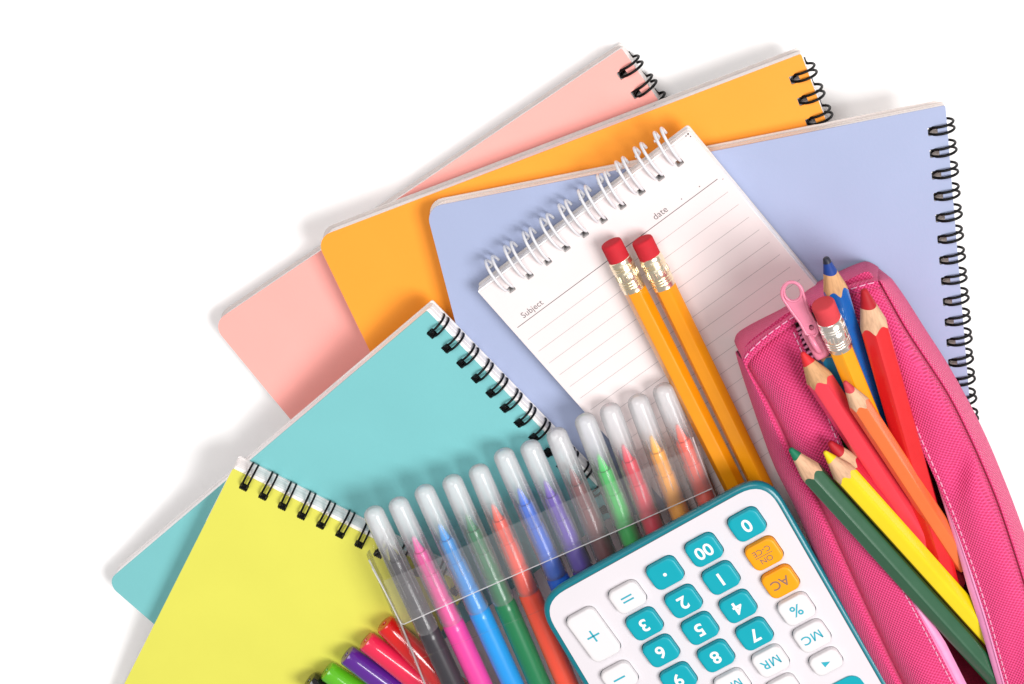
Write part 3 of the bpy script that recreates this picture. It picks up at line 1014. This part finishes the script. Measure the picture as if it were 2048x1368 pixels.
S_r = [(1784, 553), (1816, 597), (1856, 660), (1895, 720), (1940, 800), (1976, 872), (2007, 945), (2040, 1030), (2075, 1130), (2115, 1245), (2150, 1350)]
ZB = 21.2
def lerp2(a, b, s): return (a[0] + (b[0] - a[0]) * s, a[1] + (b[1] - a[1]) * s)
def refine(px, n=3):
    """smooth a list of pixels"""
    out_ = []
    for i in range(len(px) - 1):
        p0, p1, p2, p3 = [Vector(px[max(0, min(len(px) - 1, q))]) for q in (i - 1, i, i + 1, i + 2)]
        for k in range(n):
            s = k / n
            q = 0.5 * ((2 * p1) + (p2 - p0) * s + (2 * p0 - 5 * p1 + 4 * p2 - p3) * s * s + (3 * p1 - p0 - 3 * p2 + p3) * s ** 3)
            out_.append((q.x, q.y))
    out_.append(tuple(px[-1]))
    return out_
S_l, M_l, K_l, K_r, M_r, S_r = [refine(q) for q in (S_l, M_l, K_l, K_r, M_r, S_r)]
NST = len(S_l)
ZS_L, ZM_C, ZK = 43.0, 50.0, 53.0
CAX = (P(1890, 1340, 50) - P(1578, 655, 50)).normalized(); CSD = Vector((-CAX.y, CAX.x, 0))
left, right = [], []
lipL, lipR, stL, stR = [], [], [], []
for i in range(NST):
    s, m, k = S_l[i], M_l[i], K_l[i]
    f = i / (NST - 1)
    sag = 1.9 * math.sin(i * 0.55) + .9 * math.sin(i * 1.27 + 1)
    bl = min(1.0, i / 6.0)
    zk = ZK - 1.6 * (1 - bl)
    zkl = zk - 2.6 * math.exp(-((i - 9) / 5.0) ** 2)
    w = P(s[0], s[1], ZS_L)
    inw = (P(k[0], k[1], ZS_L) - w).normalized()
    sl_ = max(0.0, 1 - i / 14)
    bottom = Vector((w.x, w.y, ZB)) + inw * 4 + CAX * 12 * sl_
    row = [bottom, Vector((w.x, w.y, (ZS_L + ZB) / 2)) + inw * .8 + CAX * 6 * sl_, w,
           P(*lerp2(s, m, .4), 49.0), P(*lerp2(s, m, .75), 51.2), P(*lerp2(s, m, .95), ZM_C + .3), P(*m, ZM_C - 2.8), P(*lerp2(m, k, .06), ZM_C + .8),
           P(*lerp2(m, k, .3), ZM_C + .9 + (2.5 + sag * .5) * bl), P(*lerp2(m, k, .6), zk + (.9 + sag * .5) * bl - (zk - zkl) * .25), P(*lerp2(m, k, .88), zkl + .5)]
    stL.append(P(*k, zkl + .3))
    row.append(P(*k, zkl))
    lip = P(*k, zkl) + inw * .9 + Vector((0, 0, .1))
    row += [lip, lip + inw * .35 + Vector((0, 0, -.5)), lip + Vector((0, 0, -1.2)) - inw * .2]
    lipL.append(lip)
    left.append(row)
    s, m, k = S_r[i], M_r[i], K_r[i]
    w = P(s[0], s[1], 27.0)
    inr = (P(k[0], k[1], 27.0) - w).normalized()
    bottom = Vector((w.x, w.y, ZB)) + inr * 2
    sag2 = 1.8 * math.sin(i * 0.6 + 2) + 1.2 * math.sin(i * 1.1) - (3.2 if i in (16, 17) else 0)
    row = [bottom, w, P(*lerp2(s, m, .3), 36), P(*lerp2(s, m, .62), 45), P(*lerp2(s, m, .9), 49.4), P(*lerp2(s, m, .95), 50.0), P(*m, ZM_C - 2.8), P(*lerp2(m, k, .07), ZM_C + .9),
           P(*lerp2(m, k, .3), ZM_C + .9 + (2.7 + sag2 * .5) * bl), P(*lerp2(m, k, .6), zk + (1.0 + sag2 * .6) * bl), P(*lerp2(m, k, .88), zk + .5)]
    stR.append(P(*k, zk + .17))
    row.append(P(*k, zk))
    lip = P(*k, zk) + inr * .9 + Vector((0, 0, .1))
    row += [lip, lip + inr * .35 + Vector((0, 0, -.5)), lip + Vector((0, 0, -1.2)) - inr * .2]
    lipR.append(lip)
    right.append(row)
case = thing('pencil_case', 'open hot pink canvas pencil case full of coloured pencils', 'pencil case', Vector((left[8][0].x, left[8][0].y, ZB)))
def weave_uv(mb):
    for fi, f in enumerate(mb.f):
        mb.uv[fi] = [(mb.v[k].dot(CSD) + mb.v[k].z * .6, mb.v[k].dot(CAX) + mb.v[k].z * .4) for k in f]
    return mb
def tuck(rows_):
    r0 = rows_[0]
    e = [p + (-CAX * 3.2 - Vector((0, 0, 1.6))) * max(0, min(1, (p.z - 42) / 6)) for p in r0]
    return [e] + rows_
rt = tuck(right)
b0_, b1_ = P(1752, 538, 24), P(1751, 563, 49.5)
for q in range(7):
    rt[0][q] = b0_.lerp(b1_, max(0, min(1, (right[0][q].z - 24) / 25.5)))
rt[0][0] = Vector((b0_.x, b0_.y, ZB))
lt = tuck(left)
c0_, c1_ = P(1468, 682, 26), P(1488, 722, 50.5)
for q in range(7):
    lt[0][q] = c0_.lerp(c1_, max(0, min(1, (left[0][q].z - 22) / 27))) + CAX * .6
for g_ in (lt, rt):                                              # the far end closes down to the table
    last = g_[-1]
    g_.append([p + CAX * 5 - Vector((0, 0, (p.z - ZB) * .35)) for p in last])
    g_.append([p + CAX * 7 - Vector((0, 0, (p.z - ZB) * .98)) for p in last])
mb = MB(); mb.grid(lt); mb.grid(rt); weave_uv(mb)
fb = part('canvas_body', mb, M_canvas, case, smooth=70, world=True, recalc=False)
ss = fb.modifiers.new('smooth', 'SUBSURF'); ss.levels = ss.render_levels = 1
# end panel
E_out = [(1467, 681), (1472, 668), (1488, 656), (1516, 641), (1573, 612), (1618, 578), (1650, 561), (1683, 545), (1725, 528), (1744, 532), (1757, 540)]
E_st = [(1487, 724), (1492, 713), (1505, 698), (1525, 679), (1556, 655), (1590, 632), (1620, 614), (1650, 598), (1700, 579), (1740, 567), (1756, 565)]
E_out, E_st = refine(E_out), refine(E_st)
rows = []
for o_, s_ in zip(E_out, E_st):
    b0 = P(*o_, 26.5)
    st = P(*s_, 53.3)
    back = -CAX_ if False else Vector((-0.47, 0.88, 0))
    rows.append([Vector((b0.x, b0.y, ZB)) - back * 1.5, b0, P(*lerp2(o_, s_, .35), 38.5), P(*lerp2(o_, s_, .66), 48.8), P(*lerp2(o_, s_, .88), 53.2), st, st - back * 1.2 + Vector((0, 0, .25)), st - back * 2.0 + Vector((0, 0, -.1)), st - back * 2.2 + Vector((0, 0, -2.2))])
mb = MB(); mb.grid(rows); weave_uv(mb)
eb = part('end_panel', mb, M_canvas, case, smooth=70, world=True, recalc=False)
ss = eb.modifiers.new('smooth', 'SUBSURF'); ss.levels = ss.render_levels = 1
# inside lining: down from one lip, along the floor, up to the other
rows = []
for i in range(5, NST):
    a, b = left[i][-1], right[i][-1]
    d = (b - a)
    wl_ = left[i][2].lerp(left[i][6], .3) ; wr_ = right[i][3]
    fl = Vector((wl_.x, wl_.y, 0)); fr_ = Vector((wr_.x, wr_.y, 0))
    rows.append([a + Vector((0, 0, -.3)), a.lerp(Vector((fl.x, fl.y, a.z - 3)), .5), Vector((fl.x, fl.y, 42)) + (fr_ - fl) * .05, Vector((fl.x, fl.y, 25)) + (fr_ - fl) * .08,
                 Vector((fl.x, fl.y, 23.5)) + (fr_ - fl) * .5, Vector((fl.x, fl.y, 25)) + (fr_ - fl) * .93, Vector((fl.x, fl.y, 40)) + (fr_ - fl) * .97, b.lerp(Vector((fr_.x, fr_.y, b.z - 3)), .5), b + Vector((0, 0, -.3))])
rows += [[p + CAX * k for p in rows[-1]] for k in (18, 36)]
mb = MB(); mb.grid(rows)
part('lining', mb, M_lining, case, smooth=70, world=True, recalc=False)
# stitching
def stitches(mb, pts, dash=1.55, gap=.75, r=.17, lift=0.0):
    seg = [Vector(p) for p in pts]
    cum = [0]
    for a, b in zip(seg, seg[1:]): cum.append(cum[-1] + (b - a).length)
    def at(s):
        for i in range(len(seg) - 1):
            if cum[i + 1] >= s: return seg[i].lerp(seg[i + 1], (s - cum[i]) / max(1e-6, cum[i + 1] - cum[i]))
        return seg[-1]
    s = 0.2
    while s + dash < cum[-1]:
        up_ = Vector((0, 0, 1))
        mb.tube([at(s) - up_ * .12, at(s + dash * .25) + up_ * lift, at(s + dash * .75) + up_ * lift, at(s + dash) - up_ * .12], r, seg=5)
        s += dash + gap * random.uniform(.85, 1.15)
mb = MB()
stitches(mb, stL[1:]); stitches(mb, stR[1:])
stitches(mb, [r[5] + Vector((0, 0, .3)) for r in rows] if False else [P(*q, 53.75) for q in E_st[2:-1]], r=.16)
part('stitching', mb, M_thread, case, smooth=60, world=True)
# zip tapes
def tape(name, lips, sgn_rows, i0, wmax):
    rows_ = []
    for i in range(i0, NST):
        d = (lipR[i] - lipL[i]).normalized() * (1 if sgn_rows else -1)
        w = wmax * min(1, (i - i0 + 1) / 8)
        p = lips[i] + Vector((0, 0, -.35)) - d * .5
        rows_.append([p, p + d * w * .33 + Vector((0, 0, .15)), p + d * w * .36 + Vector((0, 0, -.35)), p + d * w * .7 + Vector((0, 0, -.5)), p + d * w + Vector((0, 0, -1.4))])
    m_ = MB(); m_.grid(rows_, uv=False)
    part(name, m_, M_tape, case, smooth=60, world=True, recalc=False)
tape('zip_tape', lipL, True, 16, 3.8)
tape('zip_tape', lipR, False, 15, 3.8)
# zip teeth running along both tapes' top end
mb = MB()
for i in range(1, 6):
    for s in (0, .5):
        a = lipL[i].lerp(lipL[i + 1], s)
        d = (lipR[i] - lipL[i]).normalized()
        mb.tube([a + Vector((0, 0, -.6)), a + d * 1.6 + Vector((0, 0, -.8))], .45, seg=6)
part('zip_teeth', mb, paint('dusky_pink_nylon', rgb(226, 130, 172), rough=.4), case, smooth=50, world=True)
# slider and pull
def plate_px(outer, holes, z_of, thick):
    """a plate outlined in the photograph, lying at height z_of(u, v)"""
    m_ = MB()
    pts = [outer] + holes
    c0 = P(*outer[0], z_of(*outer[0]))
    w = [[P(u, v, z_of(u, v)) for u, v in l] for l in pts]
    tri = tessellate_polygon(w)
    fl = [p for l in w for p in l]
    n = len(fl)
    fs = [tuple(t) for t in tri] + [tuple(n + q for q in reversed(t)) for t in tri]
    st = 0
    for l in w:
        for i in range(len(l)):
            a, b = st + i, st + (i + 1) % len(l)
            fs.append((a, b, n + b, n + a))
        st += len(l)
    m_.add(fl + [p - Vector((0, 0, thick)) for p in fl], fs)
    return m_
def ell(cu, cv, ru, rv, rot, n=24, a0=0, a1=360):
    out_ = []
    for k in range(n):
        a = math.radians(a0 + (a1 - a0) * k / (n if a1 - a0 == 360 else n - 1))
        x, y = ru * math.cos(a), rv * math.sin(a)
        c, s = math.cos(rot), math.sin(rot)
        out_.append((cu + x * c - y * s, cv + x * s + y * c))
    return out_
zt = lambda u, v: 58.2 + (690 - v) * 0.004
ring_o = ell(1584.5, 587, 21, 23, -.35, 20, 165, 375)
tab = ring_o + [(1617, 622), (1632, 650), (1636, 664), (1630, 672), (1612, 668), (1600, 645), (1580, 618)]
pm = plate_px(tab, [ell(1585, 584, 16.5, 19, -.35), ell(1623, 655, 5.5, 6, -.3, 14)], zt, 1.3)
zp_o = part('zip_pull', pm, M_pull, case, smooth=35, world=True)
rim = MB()
rim.tube([P(u, v, zt(u, v) + .05) for u, v in tab], .42, seg=8, closed=True)
rim.tube([P(u, v, zt(u, v) + .05) for u, v in ell(1585, 584, 17, 19.5, -.35)], .35, seg=8, closed=True)
part('pull_rim', rim, M_pull, zp_o, smooth=60, world=True)
sl = MB()
c0 = P(1631, 683, 54.6)
axis = (P(1652, 722, 54.6) - P(1612, 650, 54.6)).normalized(); side = Vector((-axis.y, axis.x, 0))
prof = []
for ins, z in ((0, 0), (0, 1.6), (.35, 2.0), (.9, 2.15)):
    prof.append([c0 + axis * x + side * y + Vector((0, 0, z)) for x, y in rrect(-4.6 + ins, -2.1 + ins, 4.6 - ins, 2.1 - ins, [1.0, 1.0, 1.9 - ins * .5, 1.9 - ins * .5][0], seg=5)])
sl.loops(prof)
sl.tube([c0 + axis * -3.4 + Vector((0, 0, 2.0)), c0 + axis * -3.4 + Vector((0, 0, 4.0)), c0 + axis * -2 + Vector((0, 0, 4.7)), c0 + axis * .6 + Vector((0, 0, 4.2)), c0 + axis * 2.2 + Vector((0, 0, 2.0))], .8, seg=8)
part('zip_slider', sl, M_pull, case, smooth=50, world=True)

# ------------------------------------------------------------------ pencils in the case
def cpen(label, tip, tail, a, body, lead, wm=M_wood, **kw):
    return color_pencil('coloured_pencil', label, tip, tail, a, lacquer(label.split()[0] + '_lacquer', body), paint(label.split()[0] + '_lead', lead, rough=.6, spec=.3, vary=.08, vscale=500), wm, **kw)

blue_p = cpen('blue coloured pencil with a dark worn tip reaching past the case end', (1652, 516, 58.5), (1812, 1060, 44), 2.95, rgb(4, 96, 178), rgb(24, 62, 142), lead_len=4.4, blunt=.75, roll=.25, cone=4.1)
mb = MB(); mb.lathe([(0, -.22), (.55, -.18), (.86, .1), (1.12, 1.3), (1.0, 1.3)], 24)
part('worn_tip', mb, paint('dark_worn_lead', rgb(22, 24, 48), rough=.5), blue_p, smooth=50)
cpen('light blue coloured pencil mostly hidden under the eraser pencil', (1641, 668, 53.5), (1760, 990, 40), 2.9, rgb(30, 140, 182), rgb(40, 130, 180))
cpen('crimson thick coloured pencil lying along the right lip of the case', (1727, 578, 59.5), (1893, 1165, 46.5), 3.5, rgb(222, 26, 32), rgb(180, 22, 34), M_wood_pale, lead_len=5.2, blunt=.8, roll=PI / 6 + .05, cone=3.9)
eraser_pencil('yellow pencil with eraser end up among the coloured pencils in the case', (1645, 606, 62.5), (1800, 985, 46), 2.95, M_rubber_pink, M_ferrule_silver, lacquer('amber_lacquer', rgb(252, 168, 6)), 'coloured pencils in the pink case', roll=PI / 6)
cpen('forest green coloured pencil deep in the case under the coral one', (1616, 749, 46.5), (1788, 1026, 41), 2.9, rgb(30, 106, 40), rgb(30, 106, 40))
cpen('coral red thick coloured pencil with its tip beside the zip slider', (1604, 705, 60), (1907, 1172, 44.5), 3.3, rgb(236, 62, 78), rgb(226, 44, 50), lead_len=3.6, blunt=.55, roll=.1, cone=3.2)
cpen('orange coloured pencil lying over the yellow eraser pencil', (1689, 763, 63.5), (1928, 1128, 47), 2.6, rgb(246, 116, 56), rgb(210, 66, 76), M_wood_pale, lead_len=3.2, blunt=.5, roll=.0, cone=3.7)
cpen('ruby red coloured pencil half hidden behind the yellow one', (1659, 884, 57), (1912, 1160, 43), 3.0, rgb(214, 34, 60), rgb(188, 30, 44), M_wood_pale, lead_len=4.4, blunt=.7, cone=3.7)
cpen('yellow coloured pencil lying beside the dark green one', (1649, 903, 61), (1990, 1282, 46), 3.0, rgb(252, 216, 18), rgb(250, 216, 30), M_wood_pale, lead_len=3.2, blunt=.5, roll=.15, cone=3.4)
cpen('dark green coloured pencil lowest in the case, across its left lip', (1580, 897, 60.5), (2020, 1384, 46.5), 2.95, rgb(40, 92, 62), rgb(22, 122, 88), M_wood_pale, lead_len=3.1, blunt=.6, roll=.5, cone=3.8)

# ------------------------------------------------------------------ light
def lamp(name, loc, target, size, power, col):
    l = bpy.data.lights.new(name, 'AREA')
    l.shape = 'SQUARE'; l.size = size; l.energy = power; l.color = col
    o = bpy.data.objects.new(name, l)
    COL.objects.link(o)
    o.location = loc
    o.rotation_euler = (Vector(target) - Vector(loc)).to_track_quat('-Z', 'Y').to_euler()
    return o
el, az, d = math.radians(55), math.radians(1), 1.6
lamp('key_softbox', (d * math.cos(el) * math.cos(az), d * math.cos(el) * math.sin(az), d * math.sin(el)), (0, 0, 0), 0.7, 26.5, (1.0, 0.99, 0.98))
lamp('fill_softbox', (-0.40, 0.78, 1.3), (0, 0, 0), 0.9, 11.5, (1.0, 0.985, 0.98))
w = bpy.data.worlds.new('World')
scene.world = w
w.use_nodes = True
w.node_tree.nodes['Background'].inputs['Color'].default_value = (1.0, 0.955, 0.945, 1)
w.node_tree.nodes['Background'].inputs['Strength'].default_value = 0.35

scene.render.engine = 'CYCLES'
scene.cycles.use_denoising = True
scene.cycles.max_bounces = 12
scene.cycles.transparent_max_bounces = 40
scene.view_settings.view_transform = 'Standard'
scene.view_settings.look = 'None'
scene.view_settings.exposure = 0.0
scene.view_settings.gamma = 1.0
scene.view_settings.use_curve_mapping = False
